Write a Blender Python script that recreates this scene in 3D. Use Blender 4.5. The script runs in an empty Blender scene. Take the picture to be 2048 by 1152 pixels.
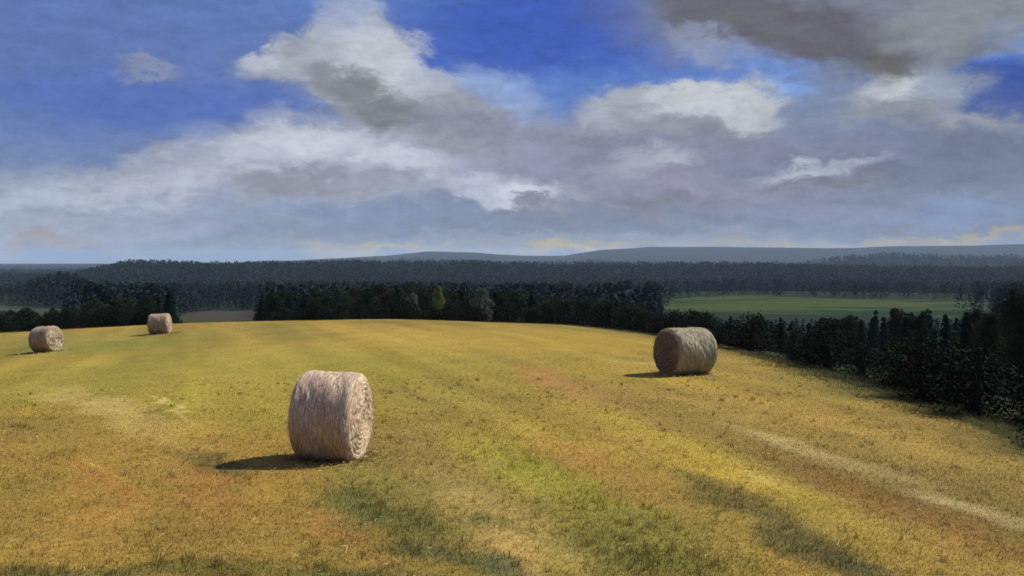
import bpy, math, random
import numpy as np

rng = np.random.default_rng(7)
random.seed(7)
R = math.radians
scene = bpy.context.scene
COL = scene.collection

# ------------------------------------------------------------------ camera
F = 2196.0            # focal length in pixels of a 2048 px wide picture
CAMZ = 5.0            # eye height over the datum
YH = 515.0            # row of eye level
PITCH = math.atan((576 - YH) / F)
cam_d = bpy.data.cameras.new('camera')
cam = bpy.data.objects.new('camera', cam_d)
COL.objects.link(cam)
cam_d.sensor_width = 36.0
cam_d.lens = 36.0 * F / 2048.0
cam_d.clip_start = 0.1
cam_d.clip_end = 60000
cam.location = (0, 0, CAMZ)
cam.rotation_euler = (math.pi / 2 - PITCH, 0, 0)
scene.camera = cam
scene.render.resolution_x, scene.render.resolution_y = 1024, 576
scene.view_settings.view_transform = 'Standard'
scene.view_settings.look = 'None'
scene.view_settings.gamma = 1.0
scene.view_settings.exposure = 0.35

scene.cycles.max_bounces = 5
scene.cycles.diffuse_bounces = 3
scene.cycles.glossy_bounces = 2
scene.cycles.transmission_bounces = 3
scene.cycles.volume_bounces = 0

def ray(px, py):
    """world direction seen at a point of the 2048 x 1152 picture"""
    a, b = (px - 1024) / F, (576 - py) / F
    c, s = math.cos(PITCH), math.sin(PITCH)
    v = np.array([a, c + b * s, -s + b * c])
    return v / np.linalg.norm(v)

def lin(c):
    c = np.array(c, float) / 255.0
    return tuple(np.where(c <= 0.04045, c / 12.92, ((c + 0.055) / 1.055) ** 2.4))

def L4(c, g=1.0):
    a = lin(c)
    return (a[0] * g, a[1] * g, a[2] * g, 1.0)

# ------------------------------------------------------------------ sun
SUN_EL = R(45)
SUN_AZ = R(24)        # how far the sun stands behind the picture's right side
sun_dir = np.array([math.cos(SUN_EL) * math.cos(SUN_AZ), math.cos(SUN_EL) * math.sin(SUN_AZ), math.sin(SUN_EL)])
sd_ = bpy.data.lights.new('sun', 'SUN')
sd_.energy = 5.0
sd_.angle = R(0.9)
sd_.color = (1.0, 0.93, 0.82)
sun = bpy.data.objects.new('sun', sd_)
COL.objects.link(sun)
from mathutils import Vector
sun.rotation_euler = Vector(sun_dir).to_track_quat('Z', 'Y').to_euler()
sun.location = (60, 20, 60)

# ------------------------------------------------------------------ node helpers
class NT:
    def __init__(self, tree):
        self.t = tree
        self.n = tree.nodes
        self.l = tree.links
    def node(self, typ, **kw):
        nd = self.n.new(typ)
        for k, v in kw.items():
            setattr(nd, k, v)
        return nd
    def put(self, sock, v):
        if isinstance(v, bpy.types.NodeSocket):
            self.l.new(v, sock)
        elif v is not None:
            sock.default_value = v
    def math(self, op, a, b=None, c=None, clamp=False):
        nd = self.node('ShaderNodeMath', operation=op, use_clamp=clamp)
        for i, v in enumerate((a, b, c)):
            if v is not None:
                self.put(nd.inputs[i], v)
        return nd.outputs[0]
    def vmath(self, op, a, b=None):
        nd = self.node('ShaderNodeVectorMath', operation=op)
        self.put(nd.inputs[0], a)
        if b is not None:
            if op == 'SCALE':
                self.put(nd.inputs[3], b)
            else:
                self.put(nd.inputs[1], b)
        return nd.outputs['Value'] if op in ('LENGTH', 'DOT_PRODUCT') else nd.outputs[0]
    def chained(self, vec, prev):
        # the same vector, evaluated only after an earlier layer is done: keeps a long stack of layers within the shader's memory
        nd = self.node('ShaderNodeVectorMath', operation='MULTIPLY_ADD')
        self.put(nd.inputs[0], prev)
        nd.inputs[1].default_value = (1e-9, 1e-9, 1e-9)
        self.put(nd.inputs[2], vec)
        return nd.outputs[0]
    def noise(self, vec, scale, detail=4, rough=0.55, dist=0.0, out='Fac'):
        nd = self.node('ShaderNodeTexNoise')
        self.put(nd.inputs['Vector'], vec)
        nd.inputs['Scale'].default_value = scale
        nd.inputs['Detail'].default_value = detail
        nd.inputs['Roughness'].default_value = rough
        nd.inputs['Distortion'].default_value = dist
        return nd.outputs[out]
    def mapping(self, vec, loc=(0, 0, 0), rot=(0, 0, 0), sc=(1, 1, 1), typ='POINT'):
        nd = self.node('ShaderNodeMapping', vector_type=typ)
        self.put(nd.inputs['Vector'], vec)
        nd.inputs['Location'].default_value = loc
        nd.inputs['Rotation'].default_value = rot
        nd.inputs['Scale'].default_value = sc
        return nd.outputs[0]
    def smooth(self, v, a, b, to0=0.0, to1=1.0):
        nd = self.node('ShaderNodeMapRange', interpolation_type='SMOOTHSTEP')
        self.put(nd.inputs['Value'], v)
        nd.inputs['From Min'].default_value = a
        nd.inputs['From Max'].default_value = b
        nd.inputs['To Min'].default_value = to0
        nd.inputs['To Max'].default_value = to1
        return nd.outputs[0]
    def mix(self, fac, a, b, blend='MIX'):
        nd = self.node('ShaderNodeMix', data_type='RGBA', blend_type=blend)
        self.put(nd.inputs['Factor'], fac)
        self.put(nd.inputs['A'], a) if False else None
        ins = [s for s in nd.inputs if s.type == 'RGBA']
        self.put(ins[0], a)
        self.put(ins[1], b)
        return [s for s in nd.outputs if s.type == 'RGBA'][0]

# ------------------------------------------------------------------ sky
world = bpy.data.worlds.new('World')
scene.world = world
world.use_nodes = True
world.node_tree.nodes.clear()
W = NT(world.node_tree)
STR = 0.1
SKYG = 0.78       # the picture is exposed a little up, the sky's colours are given as seen
wo = W.node('ShaderNodeOutputWorld')
bg = W.node('ShaderNodeBackground')
bg.inputs['Strength'].default_value = STR
W.l.new(bg.outputs[0], wo.inputs[0])
tc = W.node('ShaderNodeTexCoord')
sep = W.node('ShaderNodeSeparateXYZ')
W.l.new(tc.outputs['Generated'], sep.inputs[0])
az = W.math('ARCTAN2', sep.outputs[0], sep.outputs[1])
el = W.math('ARCSINE', sep.outputs[2])
comb = W.node('ShaderNodeCombineXYZ')
W.put(comb.inputs[0], az)
W.put(comb.inputs[1], el)
P = comb.outputs[0]
sky = W.node('ShaderNodeTexSky', sky_type='NISHITA')
sky.sun_disc = False
sky.sun_elevation = SUN_EL
sky.sun_rotation = math.pi / 2 - SUN_AZ
sky.air_density = 1.0
sky.dust_density = 0.3
sky.ozone_density = 3.0
# the deep blue overhead is what shows between the clouds
lift = W.node('ShaderNodeCombineXYZ')
W.put(lift.inputs[0], sep.outputs[0])
W.put(lift.inputs[1], sep.outputs[1])
W.put(lift.inputs[2], W.math('ADD', W.math('MAXIMUM', sep.outputs[2], 0.0), 0.55))
W.l.new(W.vmath('NORMALIZE', lift.outputs[0]), sky.inputs[0])
blue = W.mix(1.0, sky.outputs[0], (0.86, 0.94, 1.18, 1), 'MULTIPLY')
# warped sky coordinates for ragged cloud edges
Ps = W.mapping(P, sc=(1.0, 1.9, 1.0))
n1 = W.noise(Ps, 9.0, 2, 0.5, out='Color')
n2 = W.noise(Ps, 34.0, 6, 0.62, 0.4, out='Color')
w1 = W.vmath('SCALE', W.vmath('SUBTRACT', n1, (0.5, 0.5, 0.5)), 0.050)
w2 = W.vmath('SCALE', W.vmath('SUBTRACT', n2, (0.5, 0.5, 0.5)), 0.042)
PW = W.vmath('MULTIPLY', W.vmath('ADD', W.vmath('ADD', P, w1), w2), (1, 1, 0))

def sky_at(px, py):
    v = ray(px, py)
    return math.atan2(v[0], v[1]), math.asin(v[2])

# (x, y, half width, half height, tilt, softness, colour, cover), given where they stand in the sky, far ones first
CLOUDS = [
    # pale and deep stretches of the blue
    (170, 120, 560, 190, 0, .6, (96, 118, 176), .9),
    (120, 330, 520, 70, 0, .6, (104, 126, 178), .85),
    (300, 195, 260, 40, 0, .6, (78, 106, 186), .6),
    (1100, 60, 330, 100, 0, .7, (52, 82, 176), .85),
    (1250, 190, 330, 55, 0, .6, (92, 126, 196), .6),
    (2020, 190, 170, 80, 0, .6, (46, 76, 156), .95),
    # low bank over the land
    (1024, 500, 2600, 165, 0, .55, (130, 144, 168), 1.0),
    (1500, 390, 900, 150, 0, .6, (122, 130, 150), .85),
    # left bank
    (60, 420, 420, 66, 6, .45, (164, 172, 190), .95),
    (420, 372, 330, 70, 10, .40, (166, 172, 188), .95),
    (690, 318, 250, 82, -3, .35, (172, 178, 194), .97),
    (860, 300, 300, 55, -6, .5, (150, 155, 176), .8),
    (640, 290, 130, 36, 0, .6, (204, 209, 220), .85),
    (800, 322, 110, 26, -6, .6, (200, 206, 218), .75),
    (290, 330, 110, 18, 8, .7, (152, 158, 178), .6),
    (120, 395, 180, 22, 6, .7, (190, 197, 214), .55),
    (420, 350, 150, 26, 8, .7, (184, 190, 206), .55),
    (560, 368, 95, 22, 2, .6, (134, 137, 146), .75),
    (720, 372, 130, 15, 3, .7, (138, 140, 152), .6),
    (640, 420, 320, 26, 0, .7, (130, 146, 178), .75),
    (250, 440, 300, 24, 0, .7, (150, 160, 182), .65),
    # towering cloud of the upper middle
    (900, 235, 270, 42, -10, .5, (146, 150, 168), .9),
    (800, 200, 230, 66, -24, .35, (150, 155, 164), .95),
    (620, 108, 140, 46, 8, .26, (164, 170, 180), .95),
    (720, 110, 100, 95, 0, .3, (168, 175, 188), .95),
    (712, 20, 50, 70, 0, .4, (160, 172, 200), .85),
    (780, 118, 90, 58, -25, .38, (194, 199, 208), .88),
    (880, 160, 60, 34, -15, .5, (178, 184, 196), .8),
    (520, 100, 46, 20, 20, .5, (186, 192, 206), .75),
    (740, 192, 110, 34, -26, .55, (118, 122, 126), .85),
    (690, 165, 70, 28, -30, .6, (130, 134, 140), .6),
    (1010, 190, 90, 44, -28, .6, (146, 170, 212), .7),
    (960, 150, 60, 34, -28, .7, (152, 174, 212), .6),
    (960, 262, 150, 22, -6, .7, (134, 138, 156), .7),
    # middle right cumulus
    (1340, 260, 250, 70, 2, .45, (140, 142, 160), .9),
    (1360, 205, 200, 52, 2, .24, (166, 172, 182), .95),
    (1420, 188, 115, 34, -6, .38, (199, 202, 208), .9),
    (1500, 215, 64, 30, -20, .35, (190, 194, 201), .8),
    (1210, 225, 70, 28, 24, .55, (168, 174, 188), .8),
    (1390, 250, 170, 22, -8, .6, (134, 136, 148), .7),
    (1260, 285, 180, 26, 0, .7, (134, 134, 154), .7),
    # grey cloud at the top right
    (1760, 0, 470, 96, 0, .4, (124, 128, 138), .95),
    (1600, 50, 240, 62, -16, .4, (98, 95, 106), .95),
    (1740, 110, 150, 50, -12, .45, (94, 92, 100), .9),
    (1480, 30, 170, 44, -18, .45, (104, 104, 112), .85),
    (1420, 80, 80, 24, -28, .6, (144, 156, 184), .7),
    (1890, 110, 100, 30, 22, .55, (112, 114, 120), .8),
    (1930, 40, 160, 44, 0, .6, (140, 146, 152), .75),
    (1790, 205, 130, 38, 8, .45, (156, 164, 174), .9),
    (1770, 190, 66, 28, 12, .42, (194, 199, 205), .85),
    (1880, 175, 44, 60, 10, .6, (150, 162, 178), .7),
    (1770, 140, 46, 30, -6, .6, (112, 108, 102), .7),
    (1860, 245, 170, 24, -6, .5, (138, 142, 150), .85),
    (1960, 250, 70, 16, -14, .6, (156, 162, 172), .7),
    (1660, 180, 80, 46, 0, .6, (122, 134, 160), .85),
    (1580, 178, 34, 14, 0, .6, (126, 164, 222), .75),
    (1620, 250, 60, 46, 0, .7, (124, 136, 160), .6),
    # lavender and pinkish layers lower right
    (1880, 320, 260, 52, 0, .6, (112, 120, 142), .85),
    (1500, 300, 280, 28, 0, .7, (130, 133, 157), .7),
    (1240, 372, 170, 34, 0, .7, (147, 144, 164), .75),
    (1460, 385, 220, 34, 0, .7, (144, 142, 162), .7),
    (1290, 322, 100, 26, 6, .55, (164, 170, 184), .8),
    (1340, 322, 36, 14, 0, .6, (178, 184, 196), .7),
    (1010, 380, 135, 26, -4, .5, (172, 178, 194), .9),
    (960, 384, 60, 22, -20, .55, (186, 193, 210), .75),
    (1050, 392, 60, 14, 8, .6, (206, 211, 221), .85),
    (930, 340, 70, 18, -20, .7, (176, 182, 200), .6),
    (1010, 318, 120, 18, 8, .7, (150, 152, 176), .6),
    (1612, 346, 80, 12, 2, .8, (186, 193, 204), .75),
    (1700, 332, 60, 9, 8, .9, (170, 178, 198), .6),
    (1660, 372, 110, 10, 0, .7, (118, 120, 130), .7),
    (1340, 414, 110, 11, 2, .7, (124, 122, 128), .7),
    (1080, 412, 70, 9, 3, .7, (136, 136, 148), .6),
    (1700, 420, 300, 24, 0, .7, (134, 142, 170), .6),
    (1950, 425, 140, 14, 0, .7, (126, 146, 186), .6),
    (300, 134, 52, 11, 6, .6, (138, 146, 168), .7),
    # glow along the horizon
    (930, 490, 420, 10, 0, .8, (164, 163, 160), .7),
    (1600, 484, 420, 9, 0, .8, (160, 158, 152), .6),
    (100, 490, 190, 9, 0, .8, (168, 154, 156), .8),
    (730, 497, 120, 12, 3, .7, (184, 172, 140), .95),
    (1130, 496, 110, 12, 2, .7, (188, 172, 128), 1.0),
    (1200, 470, 500, 9, 0, .9, (150, 160, 182), .6),
    (1820, 478, 360, 9, 2, .7, (168, 154, 128), .95),
]
skyc = blue
# unseen broken cloud above and behind the viewer, tinted blue to colour the shade
gen = W.noise(W.mapping(P, sc=(1.0, 1.6, 1.0)), 3.2, 6, 0.55)
up = W.smooth(el, 0.30, 0.50)
skyc = W.mix(W.math('MULTIPLY', W.smooth(gen, 0.47, 0.62), up), skyc, tuple(c / STR for c in lin((160, 172, 226))) + (1,))
for (cx, cy, rx, ry, tilt, soft, colr, cover) in CLOUDS:
    a, e = sky_at(cx, cy)
    m = W.mapping(W.chained(PW, skyc), (a, e, 0), (0, 0, R(tilt)), (rx / F, ry / F, 1), 'TEXTURE')
    d = W.vmath('LENGTH', m)
    f = W.smooth(d, 1.0 - soft, 1.0 + soft, cover, 0.0)
    c = lin(colr)
    skyc = W.mix(f, skyc, (c[0] / STR * SKYG, c[1] / STR * SKYG, c[2] / STR * SKYG, 1))
# billow texture: fine light and dark in the vapour
fine = W.noise(Ps, 60.0, 6, 0.6, 0.6)
grain = W.noise(W.mapping(P, sc=(1.0, 3.2, 1.0)), 22.0, 5, 0.6, 0.8)
tex = W.math('ADD', W.math('MULTIPLY', fine, 0.46), W.math('MULTIPLY', grain, 0.50))
tex = W.math('ADD', tex, 1.0 - 0.48)
vm = W.node('ShaderNodeVectorMath', operation='SCALE')
W.l.new(skyc, vm.inputs[0])
W.l.new(tex, vm.inputs[3])
W.l.new(vm.outputs[0], bg.inputs['Color'])

# ------------------------------------------------------------------ object helpers
def mesh_obj(name, verts, faces, mats, parent=None, smooth=False, matidx=None):
    """faces: list of (k, n) index arrays, or one array"""
    if not isinstance(faces, (list, tuple)):
        faces = [faces]
    me = bpy.data.meshes.new(name)
    verts = np.asarray(verts, dtype=np.float32)
    tot = [np.full(len(f), f.shape[1], dtype=np.int32) for f in faces if len(f)]
    idx = [np.asarray(f, dtype=np.int32).ravel() for f in faces if len(f)]
    tot = np.concatenate(tot)
    idx = np.concatenate(idx)
    start = np.concatenate([[0], np.cumsum(tot)[:-1]]).astype(np.int32)
    me.vertices.add(len(verts))
    me.vertices.foreach_set('co', verts.ravel())
    me.loops.add(len(idx))
    me.loops.foreach_set('vertex_index', idx)
    me.polygons.add(len(tot))
    me.polygons.foreach_set('loop_start', start)
    me.polygons.foreach_set('loop_total', tot)
    if smooth:
        me.polygons.foreach_set('use_smooth', np.ones(len(tot), dtype=bool))
    for m in (mats if isinstance(mats, (list, tuple)) else [mats]):
        me.materials.append(m)
    if matidx is not None:
        me.polygons.foreach_set('material_index', np.asarray(matidx, dtype=np.int32))
    me.update(calc_edges=True)
    o = bpy.data.objects.new(name, me)
    COL.objects.link(o)
    if parent is not None:
        o.parent = parent
    return o

def tag(o, label=None, cat=None, group=None, kind=None):
    if label: o['label'] = label
    if cat: o['category'] = cat
    if group: o['group'] = group
    if kind: o['kind'] = kind
    return o

def empty(name, loc=(0, 0, 0), rz=0.0):
    o = bpy.data.objects.new(name, None)
    o.empty_display_size = 0.3
    COL.objects.link(o)
    o.location = loc
    o.rotation_euler = (0, 0, rz)
    return o

def copy_tree(o, parent=None):
    c = o.copy()
    COL.objects.link(c)
    if parent is not None:
        c.parent = parent
    for ch in list(o.children):
        copy_tree(ch, c)
    return c

# ------------------------------------------------------------------ lie of the land
def sstep(a, b, x):
    t = np.clip((x - a) / (b - a), 0, 1)
    return t * t * (3 - 2 * t)

class ValueNoise:
    def __init__(self, seed):
        self.g = np.random.default_rng(seed).random((256, 256))
    def __call__(self, x, y):
        x = np.asarray(x, float); y = np.asarray(y, float)
        xi = np.floor(x).astype(int); yi = np.floor(y).astype(int)
        fx = x - xi; fy = y - yi
        fx = fx * fx * (3 - 2 * fx); fy = fy * fy * (3 - 2 * fy)
        g = self.g
        a = g[xi & 255, yi & 255]; b = g[(xi + 1) & 255, yi & 255]
        c = g[xi & 255, (yi + 1) & 255]; d = g[(xi + 1) & 255, (yi + 1) & 255]
        return (a * (1 - fx) + b * fx) * (1 - fy) + (c * (1 - fx) + d * fx) * fy - 0.5
VN = ValueNoise(3)
def fbm(x, y, s, o=3):
    v = 0; a = 1.0
    for k in range(o):
        v = v + a * VN(x / s + 17.3 * k, y / s + 5.1 * k)
        s *= 0.5; a *= 0.5
    return v

def spot(px, py, d):
    return ((px - 1024) / F * d, d, -(py - YH) / F * d)

EDGE = [(-500, 668, 84), (-200, 668, 88), (0, 664, 90), (170, 653, 95), (330, 648, 98), (530, 650, 95), (700, 641, 92), (900, 637, 85),
        (1150, 652, 75), (1300, 665, 60), (1430, 690, 50), (1650, 770, 36), (1850, 832, 28), (2048, 888, 22.5), (2300, 960, 18)]
edge_pts = [spot(*e) for e in EDGE]
poly = np.array([(p[0], p[1]) for p in edge_pts] + [(11.0, 8), (11.5, -60), (-110, -60), (-110, 70)])
ctrl = edge_pts + [spot(655, 915, 18.8), spot(1370, 750, 34.7), spot(92, 703, 63), spot(320, 672, 70),
                   (-5, 12, -3.45), (5, 12, -3.4), (0, 0, -3.1), (11, 5, -3.5), (-20, 20, -3.9), (-30, 30, -4.4), (-10, 40, -3.95), (0, 50, -3.9)]
A = np.array(ctrl)
def basis(x, y):
    x = x / 50.0; y = y / 50.0
    return np.stack([np.ones_like(x), x, y, x * x, x * y, y * y, x * x * y, y * y * y, x * y * y, x * x * x], -1)
Wt = np.ones(len(A)); Wt[15:19] = 4
coef = np.linalg.lstsq(basis(A[:, 0], A[:, 1]) * Wt[:, None], A[:, 2] * Wt, rcond=None)[0]

def poly_sd(x, y):
    """distance outside the field's outline (negative inside) and the nearest point on it"""
    x = np.asarray(x, float); y = np.asarray(y, float)
    best = np.full(x.shape, 1e18); bx = np.zeros(x.shape); by = np.zeros(x.shape)
    inside = np.zeros(x.shape, bool)
    n = len(poly)
    for i in range(n):
        ax, ay = poly[i]; cx, cy = poly[(i + 1) % n]
        dx, dy = cx - ax, cy - ay
        t = np.clip(((x - ax) * dx + (y - ay) * dy) / (dx * dx + dy * dy), 0, 1)
        qx, qy = ax + t * dx, ay + t * dy
        d2 = (x - qx) ** 2 + (y - qy) ** 2
        m = d2 < best
        best = np.where(m, d2, best); bx = np.where(m, qx, bx); by = np.where(m, qy, by)
        cond = ((ay > y) != (cy > y))
        with np.errstate(divide='ignore', invalid='ignore'):
            xi = (cx - ax) * (y - ay) / (cy - ay if cy != ay else 1e-9) + ax
        inside ^= cond & (x < xi)
    d = np.sqrt(best)
    return np.where(inside, -d, d), bx, by

def px_of(x, y):
    return 1024 + F * np.arctan2(x, np.maximum(y, 1e-6)) if False else 1024 + F * np.clip(x / np.maximum(y, 1e-3), -1.2, 1.2)

RIDGES = [
    (1500, .16, [(-1600, 548), (-600, 556), (0, 562), (150, 557), (200, 546), (262, 535), (330, 536), (450, 539), (600, 541), (700, 537), (800, 540), (950, 538),
                 (1100, 543), (1300, 541), (1500, 542), (1640, 545), (2048, 548), (3600, 545)]),
    (2700, .15, [(-1600, 545), (0, 552), (300, 543), (500, 534), (660, 529), (820, 527), (1000, 532), (1200, 530), (1600, 534), (1660, 524), (1700, 518), (1780, 514),
                 (1900, 517), (2048, 520), (3600, 520)]),
    (6200, .14, [(-1600, 530), (0, 541), (200, 539), (400, 530), (600, 521), (700, 516), (780, 512), (850, 504), (950, 506), (1050, 512), (1130, 512), (1200, 501),
                 (1300, 494), (1500, 496), (1650, 498), (1800, 494), (2048, 492), (3600, 492)]),
]

def height(x, y):
    x = np.asarray(x, float); y = np.asarray(y, float)
    sd, bx, by = poly_sd(x, y)
    inx = np.where(sd > 0, bx, x); iny = np.where(sd > 0, by, y)
    hf = (basis(inx, np.maximum(iny, -10)) * coef).sum(-1) + 0.10 * fbm(x, y, 9.0, 2)
    r = np.hypot(x, y)
    valley = -18.5 - 3.0 * sstep(250, 600, r) - 16 * sstep(650, 1200, r) + 2.5 * fbm(x, y, 180.0, 3)
    w = sstep(0, 1, np.clip(sd, 0, None) / 62.0)
    h = hf * (1 - w) + valley * w - 0.5 * sstep(0, 4, sd)
    front = y > 0
    p = np.where(front, px_of(x, y), np.where(x > 0, 3400, -1400))
    for (Rr, sg, prof) in RIDGES:
        top = -(np.interp(p, [a for a, b in prof], [b for a, b in prof]) - YH) / F * Rr
        top = top + Rr * (0.0030 if Rr < 3000 else 0.0012) * fbm(x, y, Rr * 0.06, 4)
        g = np.exp(-0.5 * ((r - Rr) / (Rr * sg)) ** 2)
        g = np.where(r > Rr, np.maximum(g, np.exp(-0.5 * ((r - Rr) / (Rr * sg * 1.4)) ** 2)), g)
        h = np.where(r > 700, np.maximum(h, -36 + (top + 36) * g), h)
    h = h - 90.0 * sstep(6900, 10500, r)
    return h + CAMZ

def ground_at(px, py, dmax=140.0):
    """where the ray through a picture point meets the field"""
    v = ray(px, py)
    ts = np.linspace(6, dmax, 6000)
    X, Y, Z = v[0] * ts, v[1] * ts, CAMZ + v[2] * ts
    below = Z <= height(X, Y)
    i = int(np.argmax(below)) if below.any() else len(ts) - 1
    return X[i], Y[i], float(height(X[i:i + 1], Y[i:i + 1])[0])

# ------------------------------------------------------------------ materials of the land
def new_mat(name):
    m = bpy.data.materials.new(name)
    m.use_nodes = True
    m.node_tree.nodes.clear()
    t = NT(m.node_tree)
    out = t.node('ShaderNodeOutputMaterial')
    return m, t, out

def diffuse(t, out, colour, rough=0.9, spec=0.15, normal=None, translucent=0.0):
    b = t.node('ShaderNodeBsdfPrincipled')
    t.put(b.inputs['Base Color'], colour)
    b.inputs['Roughness'].default_value = rough
    b.inputs['Specular IOR Level'].default_value = spec
    if normal is not None:
        t.put(b.inputs['Normal'], normal)
    if translucent:
        tr = t.node('ShaderNodeBsdfTranslucent')
        t.put(tr.inputs['Color'], colour)
        ms = t.node('ShaderNodeMixShader')
        ms.inputs[0].default_value = translucent
        t.l.new(b.outputs[0], ms.inputs[1])
        t.l.new(tr.outputs[0], ms.inputs[2])
        t.l.new(ms.outputs[0], out.inputs[0])
    else:
        t.l.new(b.outputs[0], out.inputs[0])
    return b

GAIN = 1.0
# streaks and patches of the meadow's own growth: two ends, half width in metres, softness, colour, cover, tallness of the growth
PATCH = [
    # broad tones
    ((-200, 760), (900, 760), 9.0, 0.70, (150, 138, 52), 0.80, 1.0),
    ((250, 720), (760, 720), 10.0, 0.70, (144, 134, 54), 0.64, 1.0),
    ((380, 790), (560, 850), 2.2, 0.80, (150, 142, 52), 0.68, 1.1),
    ((-100, 680), (420, 672), 9.0, 0.70, (130, 126, 60), 0.59, 1.1),
    ((150, 690), (230, 700), 4.5, 0.80, (109, 122, 50), 0.59, 1.2),
    ((800, 680), (1050, 670), 8.0, 0.80, (168, 142, 58), 0.80, 1.0),
    ((1100, 680), (1300, 690), 5.0, 0.80, (164, 136, 50), 0.80, 1.0),
    ((1350, 790), (1900, 940), 3.2, .70, (148, 124, 62), 0.80, 1.0),
    ((1600, 900), (2100, 1050), 2.4, .80, (126, 108, 56), 0.80, 1.0),
    ((-100, 850), (500, 900), 3.5, 0.80, (152, 123, 54), 0.68, 1.0),
    ((-100, 1000), (400, 1040), 2.0, 0.80, (151, 123, 54), 0.58, 1.0),
    ((300, 1050), (800, 1080), 1.3, 0.80, (142, 118, 56), 0.70, 1.0),
    ((760, 850), (950, 1000), 1.8, 0.70, (138, 122, 68), 0.68, 1.1),
    # yellow green rows right of the middle
    ((900, 800), (1150, 960), 1.1, 0.70, (164, 146, 52), 0.72, 1.1),
    ((1010, 890), (1220, 1000), .8, 0.70, (144, 142, 48), 0.72, 1.2),
    ((1150, 800), (1560, 990), .75, 0.70, (176, 152, 56), 0.80, 1.0),
    ((1280, 890), (1640, 1010), .55, 0.70, (178, 150, 52), 0.80, 1.0),
    # rust rows
    ((1040, 735), (1180, 790), .9, 0.70, (170, 120, 72), 0.68, .8),
    ((1060, 870), (1300, 990), .45, 0.70, (161, 118, 62), 0.64, .8),
    ((1500, 890), (1700, 960), .60, 0.70, (153, 116, 58), 0.72, .8),
    ((1640, 950), (2040, 1110), .55, 0.70, (144, 103, 52), 0.72, .8),
    ((1200, 780), (1480, 880), .9, 0.70, (151, 126, 60), 0.60, .9),
    ((110, 925), (215, 1010), .30, 0.70, (168, 116, 56), 0.64, .8),
    ((345, 940), (425, 1020), .40, 0.70, (168, 116, 62), 0.59, .8),
    ((650, 1020), (735, 1085), .30, 0.70, (165, 120, 62), 0.59, .8),
    ((140, 1060), (220, 1000), .45, 0.80, (165, 116, 56), 0.37, .8),
    ((30, 1150), (120, 960), .35, 0.80, (163, 124, 54), 0.31, .9),
    ((780, 1110), (860, 1150), .3, 0.70, (157, 124, 62), 0.42, .8),
    ((830, 790), (1000, 860), 1.0, 0.80, (153, 126, 52), 0.37, .9),
    # pale straw left lying in swaths
    ((150, 775), (330, 860), .75, 0.70, (180, 156, 92), 0.80, .7),
    ((330, 790), (400, 835), .10, 0.60, (204, 184, 110), 0.80, .7),
    ((1440, 845), (1720, 930), .40, 0.70, (182, 160, 104), 0.75, .7),
    ((1780, 965), (2020, 1045), .30, .75, (184, 164, 116), 0.70, .7),
    ((1450, 930), (1560, 975), .18, 0.70, (188, 166, 84), 0.70, .7),
    ((1380, 730), (1250, 722), .6, 0.80, (186, 159, 96), 0.51, .7),
    ((930, 960), (1040, 1080), .50, 0.70, (166, 142, 82), 0.80, .9),
    ((1010, 1060), (1090, 1140), .35, 0.60, (176, 145, 84), 0.72, .9),
    ((1130, 1060), (1230, 1140), .32, 0.60, (172, 151, 82), 0.61, .9),
    ((120, 915), (150, 945), .06, 0.60, (190, 163, 74), 0.68, .8),
    # green regrowth
    ((360, 905), (430, 960), .45, 0.70, (96, 90, 56), 0.68, 1.4),
    ((660, 980), (740, 1030), .45, 0.70, (102, 112, 62), 0.72, 1.7),
    ((720, 930), (800, 990), .50, 0.80, (130, 128, 60), 0.59, 1.4),
    ((760, 1010), (860, 1060), .45, 0.70, (109, 112, 62), 0.64, 1.6),
    ((850, 1080), (980, 1120), .35, 0.65, (88, 96, 62), 0.77, 1.8),
    ((930, 1020), (1010, 1050), .30, 0.70, (102, 104, 58), 0.59, 1.6),
    ((1010, 1120), (1060, 1150), .30, 0.60, (86, 96, 66), 0.72, 1.7),
    ((1180, 1010), (1400, 1100), .75, 0.70, (117, 116, 52), 0.72, 1.6),
    ((1230, 1080), (1420, 1160), .55, 0.70, (102, 104, 50), 0.72, 1.8),
    ((1350, 955), (1560, 1050), .36, 0.65, (98, 88, 50), 0.72, 1.4),
    ((1520, 1035), (1680, 1100), .38, 0.65, (88, 84, 50), 0.77, 1.5),
    ((1640, 1090), (1820, 1160), .40, 0.65, (75, 76, 50), 0.77, 1.6),
    ((-40, 1150), (300, 1150), .38, 0.60, (92, 96, 58), 0.72, 1.9),
    ((300, 1135), (700, 1150), .38, 0.65, (102, 100, 52), 0.68, 1.7),
    ((640, 1150), (860, 1150), .25, 0.60, (84, 92, 60), 0.68, 1.9),
    ((30, 840), (80, 870), .6, 0.80, (128, 110, 58), 0.51, 1.2),
    ((860, 760), (880, 820), 1.2, 0.80, (142, 130, 60), 0.60, 1.2),
]
patch_rows = []
for (p0, p1, hw, soft, colr, cover, tall) in PATCH:
    a = ground_at(*p0); b = ground_at(*p1)
    cx, cy = (a[0] + b[0]) / 2, (a[1] + b[1]) / 2
    dx, dy = b[0] - a[0], b[1] - a[1]
    ln = math.hypot(dx, dy) / 2 + hw * 0.5
    patch_rows.append((cx, cy, math.atan2(dy, dx), ln, hw, soft, colr, cover, tall))

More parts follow.
